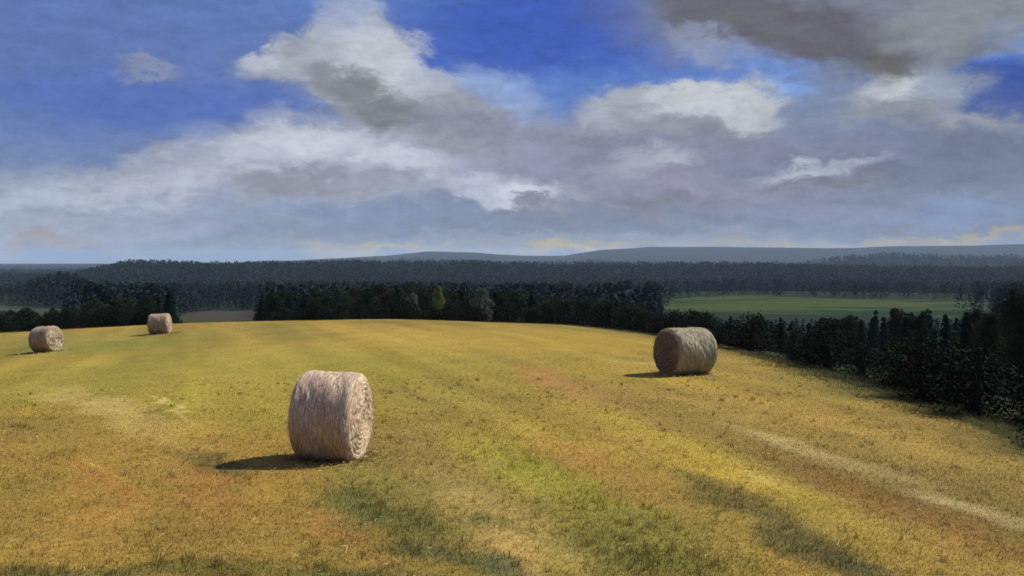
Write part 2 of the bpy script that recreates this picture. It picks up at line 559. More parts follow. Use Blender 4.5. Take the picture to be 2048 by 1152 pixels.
def field_rgb(X, Y):
    """colour of the growth at a place, shared by the soil and the blades that stand on it; also how tall it stands"""
    wx = X + 0.55 * fbm(X, Y, 1.1, 4) + 1.3 * fbm(X + 40, Y, 8.0, 2)
    wy = Y + 0.9 * fbm(X, Y + 70, 1.4, 4) + 2.0 * fbm(X, Y + 90, 8.0, 2)
    def lay(c, f, colr):
        return c * (1 - f[:, None]) + np.array(lin(colr))[None, :] * f[:, None]
    c = np.tile(np.array(lin((156, 128, 56))), (len(X), 1))
    tall = np.ones(len(X))
    c = lay(c, sstep(-0.15, 0.35, fbm(X, Y, 5.0, 4)), (142, 124, 56))
    for (cx, cy, an, ln, hw, soft, colr, cover, tl) in patch_rows:
        ca, sa = math.cos(an), math.sin(an)
        a = ((wx - cx) * ca + (wy - cy) * sa) / ln
        b = (-(wx - cx) * sa + (wy - cy) * ca) / hw
        f = cover * (1 - sstep(1 - soft, 1 + soft, np.hypot(a, b)))
        c = lay(c, f, colr)
        tall = tall * (1 - f) + tl * f
    # rows left by the mower run away from the viewer along the wood's edge
    rows = fbm((X * math.cos(0.28) + Y * math.sin(0.28)) * 1.0, (Y * math.cos(0.28) - X * math.sin(0.28)) * 0.07, 0.9, 4)
    broad = fbm((X * math.cos(0.28) + Y * math.sin(0.28)) + 31, (Y * math.cos(0.28) - X * math.sin(0.28)) * 0.06 + 9, 2.6, 2)
    c = c * (1 + 0.24 * np.clip(rows, -1, 1))[:, None]
    c = c * (1 + np.clip(broad, -1, 1)[:, None] * np.array([0.30, 0.24, 0.10]))
    blot = fbm(X + 11, Y + 3, 0.8, 4)
    c = c * (1 + np.clip(blot, -1, 1)[:, None] * np.array([0.20, 0.17, 0.16]))
    grey = c @ np.array([0.30, 0.60, 0.10])
    c = c * 0.88 + grey[:, None] * np.array([1.02, 0.98, 0.70]) * 0.12
    c = c * np.array([0.85, 0.83, 0.69])
    return c, tall

def set_tone(me, c):
    a = me.attributes.new('tone', 'FLOAT_COLOR', 'POINT')
    a.data.foreach_set('color', np.concatenate([c, np.ones((len(c), 1))], 1).astype(np.float32).ravel())

def field_colour(t):
    at = t.node('ShaderNodeAttribute')
    at.attribute_name = 'tone'
    geo = t.node('ShaderNodeNewGeometry')
    flat = t.vmath('MULTIPLY', geo.outputs['Position'], (1, 1, 0))
    return at.outputs['Color'], flat

m_field, T, out = new_mat('mown_meadow')
fc, flat = field_colour(T)
tuft = T.noise(flat, 6.0, 6, 0.7)
fc = T.mix(0.8, fc, T.mix(T.smooth(tuft, 0.30, 0.70), (0.70, 0.72, 0.70, 1), (1.24, 1.22, 1.18, 1)), 'MULTIPLY')
at = T.node('ShaderNodeAttribute')
at.attribute_name = 'outside'
wild = T.noise(flat, 0.35, 5, 0.6)
edge_f = T.smooth(T.math('ADD', at.outputs['Fac'], T.math('MULTIPLY', T.math('SUBTRACT', wild, 0.5), 5.0)), -2.2, 1.6)
wood_floor = T.mix(wild, L4((40, 46, 26)), L4((62, 62, 34)))
fc2 = T.mix(edge_f, fc, wood_floor)
bump = T.node('ShaderNodeBump')
bump.inputs['Strength'].default_value = 0.5
bump.inputs['Distance'].default_value = 0.05
T.l.new(T.noise(flat, 14.0, 5, 0.7), bump.inputs['Height'])
diffuse(T, out, fc2, 0.95, 0.05, bump.outputs[0])

m_floor, T, out = new_mat('wood_floor')
geo = T.node('ShaderNodeNewGeometry')
nz = T.noise(geo.outputs['Position'], 0.08, 6, 0.65)
at = T.node('ShaderNodeAttribute')
at.attribute_name = 'outside'
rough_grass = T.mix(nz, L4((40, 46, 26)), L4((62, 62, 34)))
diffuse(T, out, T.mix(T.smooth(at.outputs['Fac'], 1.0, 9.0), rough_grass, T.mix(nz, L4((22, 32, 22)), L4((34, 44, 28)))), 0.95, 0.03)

def patch_mat(name, c1, c2, c3, sc):
    m, T, out = new_mat(name)
    geo = T.node('ShaderNodeNewGeometry')
    p = T.mapping(geo.outputs['Position'], rot=(0, 0, R(12)), sc=(1, 2.2, 1))
    n = T.noise(p, sc, 4, 0.6)
    n2 = T.noise(p, sc * 7, 4, 0.65)
    c = T.mix(T.smooth(n, 0.38, 0.56), L4(c1), L4(c2))
    c = T.mix(T.smooth(n2, 0.50, 0.72), c, L4(c3))
    diffuse(T, out, c, 0.95, 0.03)
    return m
m_meadow = patch_mat('green_meadow', (20, 42, 21), (58, 69, 29), (37, 46, 27), 0.012)
m_plough = patch_mat('far_plough', (54, 58, 32), (62, 54, 57), (52, 52, 40), 0.012)
m_slope = patch_mat('pale_slope', (46, 58, 44), (58, 66, 50), (42, 50, 42), 0.02)

m_hill, T, out = new_mat('wooded_hill')
geo = T.node('ShaderNodeNewGeometry')
p = T.mapping(geo.outputs['Position'], sc=(1, 1.0, 4.0))
n = T.noise(p, 0.0035, 5, 0.6)
n2 = T.noise(p, 0.03, 5, 0.7)
c = T.mix(T.smooth(n, 0.35, 0.65), L4((26, 36, 34)), L4((36, 38, 44)))
c = T.mix(T.smooth(n2, 0.45, 0.75), c, L4((28, 38, 36)))
diffuse(T, out, c, 1.0, 0.0)

# ------------------------------------------------------------------ land
ang_front = np.linspace(R(-36), R(36), 420)
ang_back = np.linspace(R(36), R(360 - 36), 90)[1:-1]
ang = np.concatenate([ang_front, ang_back])
NA = len(ang)
rad = np.concatenate([[0.6, 1.5, 2.5, 3.5, 4.6, 5.8, 7.0], np.geomspace(8, 16000, 420)])
NR = len(rad)
AA, RR = np.meshgrid(ang, rad)
GX, GY = RR * np.sin(AA), RR * np.cos(AA)
GZ = height(GX, GY)
GSD = poly_sd(GX, GY)[0]
verts = np.stack([GX, GY, GZ], -1).reshape(-1, 3)
centre = len(verts)
verts = np.vstack([verts, [[0, 0, float(height(np.array([0.0]), np.array([0.0]))[0])]]])
ii = np.arange(NR - 1)[:, None]; jj = np.arange(NA)[None, :]
jn = (jj + 1) % NA
quads = np.stack([(ii * NA + jj), (ii * NA + jn), ((ii + 1) * NA + jn), ((ii + 1) * NA + jj)], -1).reshape(-1, 4)[:, ::-1]
tris = np.stack([np.full(NA, centre), np.arange(NA), (np.arange(NA) + 1) % NA], -1)[:, ::-1]
qc = verts[quads].mean(1)
q_sd = poly_sd(qc[:, 0], qc[:, 1])[0]
q_r = np.hypot(qc[:, 0], qc[:, 1])
q_px = np.where(qc[:, 1] > 0, px_of(qc[:, 0], qc[:, 1]), -9999)
wob = fbm(qc[:, 0], qc[:, 1], 60.0, 3)

def zone_green(px, r, w):
    lo = np.interp(px, [1310, 1360, 1500, 1700, 1900, 2000], [470, 430, 400, 392, 420, 500])
    hi = np.interp(px, [1310, 1400, 1500, 1700, 1900, 2000], [520, 640, 660, 600, 620, 560])
    return (px > 1320) & (px < 1998) & (r > lo + 40 * w) & (r < hi + 60 * w)
def zone_plough(px, r, w):
    return (px > 338 + 30 * w) & (px < 532 + 30 * w) & (r > 290) & (r < np.interp(px, [338, 380, 440, 530], [360, 450, 470, 450]) + 12 * w)
def zone_slope(px, r, w):
    return (px > -500) & (px < 150 + 60 * w) & (r > 345 + 30 * w) & (r < np.interp(px, [-100, 0, 150], [560, 540, 480]) + 30 * w)

is_field = q_sd < 0.0
z_g = zone_green(q_px, q_r, wob) & ~is_field
z_p = zone_plough(q_px, q_r, wob) & ~is_field
z_s = zone_slope(q_px, q_r, wob) & ~is_field
is_hill = q_r > 1000
rest = ~(is_field | z_g | z_p | z_s | is_hill)

def land(name, mask, mat, extra=None, attr=False):
    f = quads[mask]
    fl = [f] + ([extra] if extra is not None else [])
    used = np.unique(np.concatenate([x.ravel() for x in fl]))
    remap = np.full(len(verts), -1); remap[used] = np.arange(len(used))
    o = mesh_obj(name, verts[used], [remap[x] for x in fl], mat, smooth=True)
    if attr:
        a = o.data.attributes.new('outside', 'FLOAT', 'POINT')
        a.data.foreach_set('value', poly_sd(verts[used][:, 0], verts[used][:, 1])[0].astype(np.float32))
        if name == 'field':
            set_tone(o.data, field_rgb(verts[used][:, 0], verts[used][:, 1])[0])
    o['kind'] = 'structure'
    return o
land('field', is_field, m_field, tris, True)
land('ground', rest, m_floor, None, True)
land('meadow', z_g, m_meadow)
land('meadow', z_p, m_plough)
land('meadow', z_s, m_slope)
land('hills', is_hill, m_hill)

# ------------------------------------------------------------------ foliage material
def leaf_mat(name, c1, c2, c3, translucent=0.15):
    m, T, out = new_mat(name)
    geo = T.node('ShaderNodeNewGeometry')
    inf = T.node('ShaderNodeObjectInfo')
    c = T.mix(geo.outputs['Random Per Island'], L4(c1), L4(c2))
    c = T.mix(T.smooth(inf.outputs['Random'], 0.25, 1.0, 0.0, 0.8), c, L4(c3))
    diffuse(T, out, c, 0.85, 0.03, translucent=translucent)
    return m
m_spruce = leaf_mat('spruce_needles', (18, 32, 26), (30, 46, 36), (22, 50, 40))
m_broad = leaf_mat('broad_leaves', (26, 40, 26), (42, 54, 32), (52, 50, 32))
m_pale = leaf_mat('pale_leaves', (92, 112, 56), (120, 132, 70), (108, 120, 60))
m_grey = leaf_mat('grey_leaves', (86, 90, 72), (112, 112, 92), (98, 100, 84))
m_olive = leaf_mat('olive_leaves', (62, 70, 34), (86, 88, 44), (72, 76, 42))
m_bush = leaf_mat('bush_leaves', (18, 27, 18), (32, 40, 24), (28, 34, 26), 0.05)
m_far = leaf_mat('far_leaves', (20, 34, 34), (32, 46, 44), (38, 46, 46), 0.0)
m_bark, T, out = new_mat('bark')
geo = T.node('ShaderNodeNewGeometry')
nb = T.noise(T.mapping(geo.outputs['Position'], sc=(6, 6, 0.8)), 2.0, 5, 0.7)
diffuse(T, out, T.mix(nb, L4((30, 27, 23)), L4((56, 50, 43))), 0.95, 0.05)

def tube(path, radii, n=7):
    path = np.asarray(path, float); vs = []; fs = []
    for k, (p, r) in enumerate(zip(path, radii)):
        d = path[min(k + 1, len(path) - 1)] - path[max(k - 1, 0)]
        d = d / np.linalg.norm(d)
        u = np.cross(d, [0.31, 0.95, 0.1]); u /= np.linalg.norm(u)
        v = np.cross(d, u)
        a = np.linspace(0, 2 * np.pi, n, endpoint=False)
        vs.append(p + r * (np.cos(a)[:, None] * u + np.sin(a)[:, None] * v))
    vs = np.vstack(vs)
    for k in range(len(path) - 1):
        for j in range(n):
            fs.append((k * n + j, k * n + (j + 1) % n, (k + 1) * n + (j + 1) % n, (k + 1) * n + j))
    return vs, np.array(fs)

def join(parts):
    vs = []; fs = []; o = 0
    for v, f in parts:
        vs.append(v); fs.append(f + o); o += len(v)
    return np.vstack(vs), np.vstack(fs)

def leaves(C, size, r, up=0.0, along=None):
    """one small bent leaf spray per centre"""
    n = len(C)
    a = r.normal(size=(n, 3))
    if along is not None:
        a = a * 0.5 + along
    a /= np.linalg.norm(a, axis=1)[:, None]
    b = r.normal(size=(n, 3)); b[:, 2] += up
    b -= (b * a).sum(1)[:, None] * a
    b /= np.linalg.norm(b, axis=1)[:, None]
    s = (size * r.uniform(0.6, 1.4, n))[:, None]
    nrm = np.cross(a, b)
    V = np.stack([C - a * s, C + b * s * 0.45 + nrm * s * 0.15, C + a * s, C - b * s * 0.45 + nrm * s * 0.15], 1).reshape(-1, 3)
    return V, np.arange(4 * n).reshape(n, 4)

def conifer_parts(seed, H=12.0, wide=2.1, nleaf=1.7, size=0.125):
    r = np.random.default_rng(seed)
    trunk = tube([(0, 0, -1.0), (0.02, 0.01, H * 0.3), (-0.03, 0.02, H * 0.65), (0.0, 0, H * 0.985)], [0.20, 0.15, 0.09, 0.015])
    C = []; D = []
    z = 0.9
    while z < H * 0.985:
        t = z / H
        L = wide * (1 - t) ** 0.8 * r.uniform(0.8, 1.15) * (0.75 + 0.25 * min(1, t / 0.15)) + 0.12
        nb = r.integers(6, 9)
        a0 = r.uniform(0, 6.28)
        for k in range(nb):
            a = a0 + 6.283 * k / nb + r.normal(0, 0.2)
            Lb = L * r.uniform(0.65, 1.2)
            m = int(nleaf * (10 + 26 * Lb))
            s = r.uniform(0.12, 1, m) ** 0.8
            dirv = np.array([math.cos(a), math.sin(a), 0.0])
            side = np.array([-math.sin(a), math.cos(a), 0.0])
            rise = 0.12 * Lb * s - 0.42 * Lb * s ** 2 + r.normal(0, 0.05, m)
            sp = r.normal(0, 0.16, m) * Lb * (1.15 - s) + r.normal(0, 0.05, m)
            c = dirv * (Lb * s)[:, None] + side * sp[:, None]
            c[:, 2] = z + rise - np.abs(r.normal(0, 0.07, m))
            C.append(c)
            D.append(np.tile(dirv + np.array([0, 0, -0.35]), (m, 1)))
        z += r.uniform(0.34, 0.5)
    C = np.vstack(C); D = np.vstack(D)
    crown = leaves(C, size, r, 0.8, D)
    return trunk, crown

def broad_parts(seed, H=12.0, wide=3.0, base=0.18, lobes=36, per=330, size=0.125, lean=0.0, power=1.0):
    r = np.random.default_rng(seed)
    tp = np.array([(0, 0, -1.0), (0.05, 0.03, H * 0.25), (0.2 * lean, -0.06, H * 0.5), (0.1 + 0.4 * lean, 0.05, H * 0.8)])
    parts = [tube(tp, [0.26, 0.20, 0.14, 0.05])]
    C = []
    for k in range(lobes):
        t = ((k + r.uniform(0, 1)) / lobes) ** power
        z = H * (base + (0.97 - base) * t)
        env = wide * math.sin(math.pi * min(0.97, 0.12 + 0.84 * t)) ** 0.65
        a = k * 2.4 + r.normal(0, 0.4)
        rr = env * r.uniform(0.25, 0.85)
        c = np.array([rr * math.cos(a) + 0.4 * lean * t, rr * math.sin(a), z])
        R_ = np.array([1, 1, 0.8]) * (0.34 * env + 0.35) * r.uniform(0.7, 1.2)
        d = r.normal(size=(per, 3)); d /= np.linalg.norm(d, axis=1)[:, None]
        d *= r.uniform(0.45, 1.05, per)[:, None] ** 0.6
        pts = c + d * R_
        pts += r.normal(0, 0.10, pts.shape)
        C.append(pts)
        if k % 3 == 0:
            zt = min(z, H * 0.8) * 0.75
            s0 = np.array([np.interp(zt, tp[:, 2], tp[:, 0]), np.interp(zt, tp[:, 2], tp[:, 1]), zt])
            mid = (s0 + c) / 2 + np.array([0, 0, -0.2])
            parts.append(tube([s0, mid, c], [0.08, 0.05, 0.02], 5))
    C = np.vstack(C)
    C = C[C[:, 2] > 0.15]
    return join(parts), leaves(C, size, r, 0.4)

def make_tree(name, parts, mat, label, cat, group=None):
    root = empty(name)
    tag(root, label, cat, group)
    mesh_obj('trunk', parts[0][0], parts[0][1], m_bark, root, smooth=True)
    mesh_obj('crown', parts[1][0], parts[1][1], mat, root)
    return root

REAL_H = 12.0
G_R = 'trees of the dark wood right of the field'
G_C = 'trees of the dark wood behind the field crest'
G_L = 'trees of the dark wood on the left behind the field'
protos = {}
LBL = {
    ('spruce_tree', 'right'): 'narrow dark spruce in the dense wood along the right edge of the field',
    ('broadleaf_tree', 'right'): 'rounded dark leafy tree in the dense wood along the right edge of the field',
    ('spruce_tree', 'middle'): 'narrow dark spruce in the wood behind the middle crest of the field',
    ('broadleaf_tree', 'middle'): 'rounded dark leafy tree in the wood behind the middle crest of the field',
    ('spruce_tree', 'left'): 'narrow dark spruce in the wood behind the left end of the field',
    ('broadleaf_tree', 'left'): 'rounded dark leafy tree in the wood behind the left end of the field',
}
GRP = {'right': G_R, 'middle': G_C, 'left': G_L}
kinds = []
for k in range(4):
    kinds.append(('spruce_tree', conifer_parts(20 + k, wide=(1.9, 2.3, 1.6, 2.1)[k]), m_spruce))
for k in range(5):
    kinds.append(('broadleaf_tree', broad_parts(40 + k, wide=(2.3, 2.8, 2.0, 2.5, 3.0)[k], base=(.12, .16, .1, .14, .18)[k], lean=(0, 1, -1, .5, 0)[k]), m_broad))
proto_objs = [None] * len(kinds)

def plant(ki, x, y, z, h, wood, sx=1.0, special=None):
    name, parts, mat = kinds[ki]
    if special is not None:
        mat = special[0]
        o = make_tree(name, parts, mat, special[1], 'tree', special[2] if len(special) > 2 else None)
    elif proto_objs[ki] is None:
        o = make_tree(name, parts, mat, LBL[(name, wood)], 'tree', GRP[wood])
        proto_objs[ki] = o
    else:
        o = copy_tree(proto_objs[ki])
        tag(o, LBL[(name, wood)], 'tree', GRP[wood])
    o.location = (x, y, z)
    o.rotation_euler = (0, 0, random.uniform(0, 6.28))
    s = h / REAL_H
    o.scale = (s * sx, s * sx, s)
    return o

TOP_R = [(1250, 618), (1320, 640), (1400, 648), (1450, 648), (1520, 660), (1580, 648), (1640, 654), (1690, 652), (1740, 640), (1800, 630), (1860, 626), (1940, 640), (2000, 620), (2048, 592), (2400, 560)]
TOP_C = [(-400, 600), (0, 602), (60, 596), (170, 590), (250, 578), (350, 576), (450, 574), (540, 578), (600, 585), (680, 574), (760, 569), (850, 572), (950, 577), (1050, 582), (1150, 592), (1250, 606), (1320, 634), (1500, 650)]
def ztop(ytop, d):
    return CAMZ - (ytop - YH) / F * d

count = 0
# right wood: down the slope beyond the field's right edge
cand = []
gx = 0
for yy in np.arange(14, 150, 3.9):
    for xx in np.arange(8, 90, 3.7):
        x = xx + random.uniform(-1.7, 1.7); y = yy + random.uniform(-1.7, 1.7)
        cand.append((x, y))
cand = np.array(cand)
csd = poly_sd(cand[:, 0], cand[:, 1])[0]
cpx = px_of(cand[:, 0], cand[:, 1])
cz = height(cand[:, 0], cand[:, 1])
order = np.argsort(cand[:, 1])
for i in order:
    x, y = cand[i]; sdist = csd[i]; p = cpx[i]
    if sdist < 2.2 or sdist > 62 or p > 2230 or p < 1330:
        continue
    base_top = np.interp(p, [a for a, b in TOP_R], [b for a, b in TOP_R])
    low = max(0.0, 1 - sdist / 22.0)
    yt = base_top + low * random.uniform(0, 80) + random.uniform(-24, 46)
    h = ztop(yt, y) - cz[i]
    if h < 2.6 or h > 17:
        continue
    ki = random.choices(range(9), [4, 4, 5, 4, 2, 2, 4, 2, 1])[0]
    plant(ki, x, y, cz[i], h, 'right', random.uniform(0.62, 1.0) * min(1.25, max(1.0, (8.0 / h) ** 0.5)))
    count += 1
print('right wood', count)

# middle and left woods: beyond the crest
c2 = 0
cand = []
for yy in np.arange(76, 232, 6.0):
    for xx in np.arange(-130, 60, 5.6):
        cand.append((xx + random.uniform(-2.4, 2.4), yy + random.uniform(-2.4, 2.4)))
cand = np.array(cand)
csd = poly_sd(cand[:, 0], cand[:, 1])[0]
cpx = px_of(cand[:, 0], cand[:, 1])
cz = height(cand[:, 0], cand[:, 1])
pick = []
for i in np.argsort(cand[:, 1]):
    x, y = cand[i]; p = cpx[i]; sdist = csd[i]
    if sdist < 3.5 or p < -60 or p > 1330:
        continue
    base_top = np.interp(p, [a for a, b in TOP_C], [b for a, b in TOP_C])
    yt = base_top + max(0, 1 - sdist / 40.0) * random.uniform(5, 40) + random.uniform(-3, 16)
    yt += 14 * (p < 330) + 8 * (p < 170)
    if 345 < p < 522 and yt < 646:
        continue
    h = ztop(yt, y) - cz[i]
    if h < 3.2 or h > 17:
        continue
    pick.append((x, y, cz[i], h, p, sdist))
# nearest first; keep what can show
pick = [q for q in pick if q[5] < 75 or random.random() < 0.35][:330]
for (x, y, z, h, p, sdist) in pick:
    ki = random.choices(range(9), [3, 3, 3, 2, 3, 3, 3, 3, 2])[0]
    plant(ki, x, y, z, h, 'left' if p < 520 else 'middle', random.uniform(0.95, 1.3) * max(1.0, (8.0 / h) ** 0.5))
    c2 += 1
print('middle and left woods', c2)

# trees that stand out of the wood by their colour
for (p, yt, d, ki, mat, lab) in [
        (877, 570, 101, 6, m_pale, 'pale yellow green slender tree standing out of the dark wood behind the crest'),
        (963, 576, 98, 8, m_grey, 'grey green round tree in the dark wood behind the crest, right of the pale one'),
        (826, 586, 101, 5, m_grey, 'small greyish tree in the dark wood behind the crest, left of the pale one'),
        (1662, 688, 47, 6, m_grey, 'grey leaved slender tree at the front of the right wood above the field edge'),
        (1880, 700, 36, 4, m_olive, 'olive brown leafy tree in the right wood, tallest of its front row'),
        (1545, 668, 64, 7, m_olive, 'olive rounded tree in the right wood just beyond the large bale')]:
    x = (p - 1024) / F * d
    z = float(height(np.array([x]), np.array([float(d)]))[0])
    h = ztop(yt, d) - z
    plant(ki, x, d, z, h, 'right', 0.75 if ki == 6 else 1.0, (mat, lab))

# a clump of trees standing up on the far left rise
for (p, yt, d, ki) in [(58, 560, 600, 5), (78, 552, 612, 4), (98, 548, 605, 8), (118, 542, 618, 5), (136, 544, 602, 7), (152, 546, 620, 4), (168, 554, 608, 8), (40, 570, 624, 6), (20, 574, 612, 4), (186, 564, 614, 5)]:
    x = (p - 1024) / F * d
    z = float(height(np.array([x]), np.array([float(d)]))[0])
    o = plant(ki, x, d, z, ztop(yt, d) - z, 'left', 1.0)
    tag(o, 'dark tall tree of the far clump that stands up on the left skyline', 'tree', 'trees of the clump on the left skyline')

# bushes on the margin of the field
bush_parts = [broad_parts(70 + k, H=2.2, wide=1.3, base=0.05, lobes=16, per=120, size=0.075) for k in range(3)]
bush_protos = [None] * 3
nb_ = 0
for s in np.linspace(0, 1, 400):
    # walk along the outline of the field
    seg = s * (len(EDGE) - 1)
    k = min(int(seg), len(EDGE) - 2); f = seg - k
    a = np.array(edge_pts[k][:2]); b = np.array(edge_pts[k + 1][:2])
    nrm = np.array([-(b - a)[1], (b - a)[0]]); nrm /= np.linalg.norm(nrm)
    q = a + (b - a) * f
    if poly_sd(q[0:1] + nrm[0], q[1:2] + nrm[1])[0][0] < 0:
        nrm = -nrm
    q = q + nrm * random.uniform(0.8, 3.0)
    p = float(px_of(q[0], q[1]))
    if p < -30 or p > 2200 or random.random() > (0.25 if p > 1330 else 0.4):
        continue
    if 345 < p < 540:
        continue
    kk = random.randrange(3)
    wood = 'right' if p > 1330 else ('left' if p < 540 else 'middle')
    where = {'right': 'along the right edge of the field', 'left': 'behind the left end of the field', 'middle': 'behind the middle crest of the field'}[wood]
    if bush_protos[kk] is None:
        o = empty('bush')
        mesh_obj('stem', bush_parts[kk][0][0], bush_parts[kk][0][1], m_bark, o, smooth=True)
        mesh_obj('crown', bush_parts[kk][1][0], bush_parts[kk][1][1], m_bush, o)
        bush_protos[kk] = o
    else:
        o = copy_tree(bush_protos[kk])
    tag(o, 'low dark bush on the margin of the wood ' + where, 'bush', 'bushes ' + where)
    o.location = (q[0], q[1], float(height(q[0:1], q[1:2])[0]) - 0.1)
    o.rotation_euler = (0, 0, random.uniform(0, 6.28))
    hh = random.uniform(0.35, 0.85)
    o.scale = (hh * 1.2, hh * 1.2, hh)
    nb_ += 1
print('bushes', nb_)

# ------------------------------------------------------------------ far woods, one mass each
def far_wood(name, X, Y, Z, H, per, leaf, seed, slim=0.26):
    r = np.random.default_rng(seed)
    n = len(X)
    t = r.uniform(0, 1, (n, per)) ** 0.8
    kind = r.random(n) < 0.45
    env = np.where(kind[:, None], (1 - t) ** 0.8 * 0.9 + 0.03, np.sin(np.pi * np.clip(0.12 + 0.83 * t, 0, 0.98)) ** 0.6)
    a = r.uniform(0, 6.283, (n, per))
    rr = env * (H * slim)[:, None] * r.uniform(0.55, 1.0, (n, per))
    C = np.stack([X[:, None] + rr * np.cos(a), Y[:, None] + rr * np.sin(a), Z[:, None] + H[:, None] * (0.05 + 0.95 * t)], -1).reshape(-1, 3)
    S = np.repeat(H * leaf, per)
    V, Fc = leaves(C, S, r, 0.7)
    o = mesh_obj(name, V, Fc, m_far)
    return o

n = 14000
pxs = rng.uniform(-250, 2300, n)
ds = np.exp(rng.uniform(math.log(215) , math.log(1250), n) ** 1.0)
X = (pxs - 1024) / F * ds; Y = ds
rr = np.hypot(X, Y)
wb = fbm(X, Y, 60.0, 3)
free = ~(zone_green(pxs + rng.normal(0, 10, n), rr + rng.normal(0, 16, n), wb) | zone_plough(pxs, rr, wb) | zone_slope(pxs, rr, wb))
free &= ~((pxs > 338) & (pxs < 528) & (rr < 300)) & ~((pxs > 1310) & (pxs < 2000) & (rr < 440) & (rng.random(n) < 0.55))
free &= ~((pxs < 170) & (rr < 345 + 30 * wb))
Zg = height(X, Y)
Hh = rng.uniform(8, 13, n)
lim = np.interp(pxs, [-300, 0, 50, 70, 110, 160, 180, 250, 600, 1000, 1300, 1400, 1700, 2000, 2100], [575, 572, 566, 552, 545, 552, 566, 568, 566, 568, 566, 562, 562, 566, 560])
lim = np.where((pxs > 1320) & (pxs < 1990) & (rr < 450), 640, lim)
Hh = np.minimum(Hh, CAMZ - (lim + rng.uniform(-4, 24, n) - YH) / F * ds - Zg)
free &= Hh > 3
o = far_wood('distant_wood', X[free], Y[free], Zg[free], Hh[free], 70, 0.06, 5)
tag(o, 'dark distant wood filling the valley below the hills', 'wood', kind='stuff')
n = 15000
pxs = rng.uniform(-400, 2450, n)
ds = np.where(rng.random(n) < 0.65, rng.uniform(1040, 1620, n), rng.uniform(1900, 2800, n))
X = (pxs - 1024) / F * ds; Y = ds
Zg = height(X, Y)
Hh = rng.uniform(8, 13, n)
o = far_wood('hill_wood', X, Y, Zg - 1.0, Hh, 26, 0.11, 6, 0.55)
tag(o, 'hazy wood covering the far hills under the clouds', 'wood', kind='stuff')

# ------------------------------------------------------------------ hay bales
def straw_mat(name, c1, c2, c3, mode):
    m, T, out = new_mat(name)
    tcn = T.node('ShaderNodeTexCoord')
    ob = tcn.outputs['Object']
    sp = T.node('ShaderNodeSeparateXYZ')
    T.l.new(ob, sp.inputs[0])
    th = T.math('ARCTAN2', sp.outputs[2], sp.outputs[1])
    rad_ = T.math('SQRT', T.math('ADD', T.math('MULTIPLY', sp.outputs[1], sp.outputs[1]), T.math('MULTIPLY', sp.outputs[2], sp.outputs[2])))
    cb = T.node('ShaderNodeCombineXYZ')
    if mode == 'side':
        T.put(cb.inputs[0], T.math('MULTIPLY', sp.outputs[0], 46.0))
        T.put(cb.inputs[1], T.math('MULTIPLY', T.math('SINE', th), 3.0))
        T.put(cb.inputs[2], T.math('MULTIPLY', T.math('COSINE', th), 3.0))
    else:
        T.put(cb.inputs[0], T.math('ADD', T.math('MULTIPLY', rad_, 40.0), T.math('MULTIPLY', th, 0.55)))
        T.put(cb.inputs[1], T.math('MULTIPLY', T.math('SINE', th), 3.5))
        T.put(cb.inputs[2], T.math('MULTIPLY', T.math('COSINE', th), 3.5))
    n1 = T.noise(cb.outputs[0], 1.0, 5, 0.65, 0.3)
    n2 = T.noise(ob, 3.0, 4, 0.6)
    n3 = T.noise(ob, 42.0, 4, 0.7)
    c = T.mix(T.smooth(n1, 0.30, 0.68), L4(c1), L4(c2))
    c = T.mix(T.smooth(n2, 0.42, 0.72, 0.0, 0.7), c, L4(c3))
    c = T.mix(0.7, c, T.mix(T.smooth(n3, 0.3, 0.7), (0.66, 0.64, 0.62, 1), (1.25, 1.24, 1.2, 1)), 'MULTIPLY')
    bp = T.node('ShaderNodeBump')
    bp.inputs['Strength'].default_value = 0.6
    bp.inputs['Distance'].default_value = 0.025
    T.l.new(T.math('ADD', T.math('MULTIPLY', n1, 0.7), T.math('MULTIPLY', n3, 0.5)), bp.inputs['Height'])
    diffuse(T, out, c, 0.9, 0.08, bp.outputs[0])
    return m
m_side = straw_mat('rolled_straw', (142, 114, 100), (210, 194, 160), (176, 142, 130), 'side')
m_end = straw_mat('coiled_straw', (156, 130, 108), (212, 196, 160), (188, 156, 138), 'end')
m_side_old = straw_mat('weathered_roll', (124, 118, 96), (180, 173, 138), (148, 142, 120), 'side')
m_end_shade = straw_mat('shade_tinted_end', (92, 76, 68), (124, 105, 96), (100, 84, 78), 'end')  # shade on the right bale's end, put into the straw colour
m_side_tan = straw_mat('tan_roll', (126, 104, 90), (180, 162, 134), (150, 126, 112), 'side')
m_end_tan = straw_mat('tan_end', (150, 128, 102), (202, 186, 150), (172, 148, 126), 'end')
m_strewn, T, out = new_mat('strewn_straw')
geo = T.node('ShaderNodeNewGeometry')
diffuse(T, out, T.mix(geo.outputs['Random Per Island'], L4((120, 104, 66)), L4((190, 170, 118))), 0.85, 0.1)
m_strand, T, out = new_mat('loose_straw')
geo = T.node('ShaderNodeNewGeometry')
diffuse(T, out, T.mix(geo.outputs['Random Per Island'], L4((156, 132, 112)), L4((220, 204, 172))), 0.8, 0.15, translucent=0.05)

m_weathered, T, out = new_mat('weathered_straw')
geo = T.node('ShaderNodeNewGeometry')
diffuse(T, out, T.mix(geo.outputs['Random Per Island'], L4((120, 104, 88)), L4((190, 180, 148))), 0.85, 0.1)

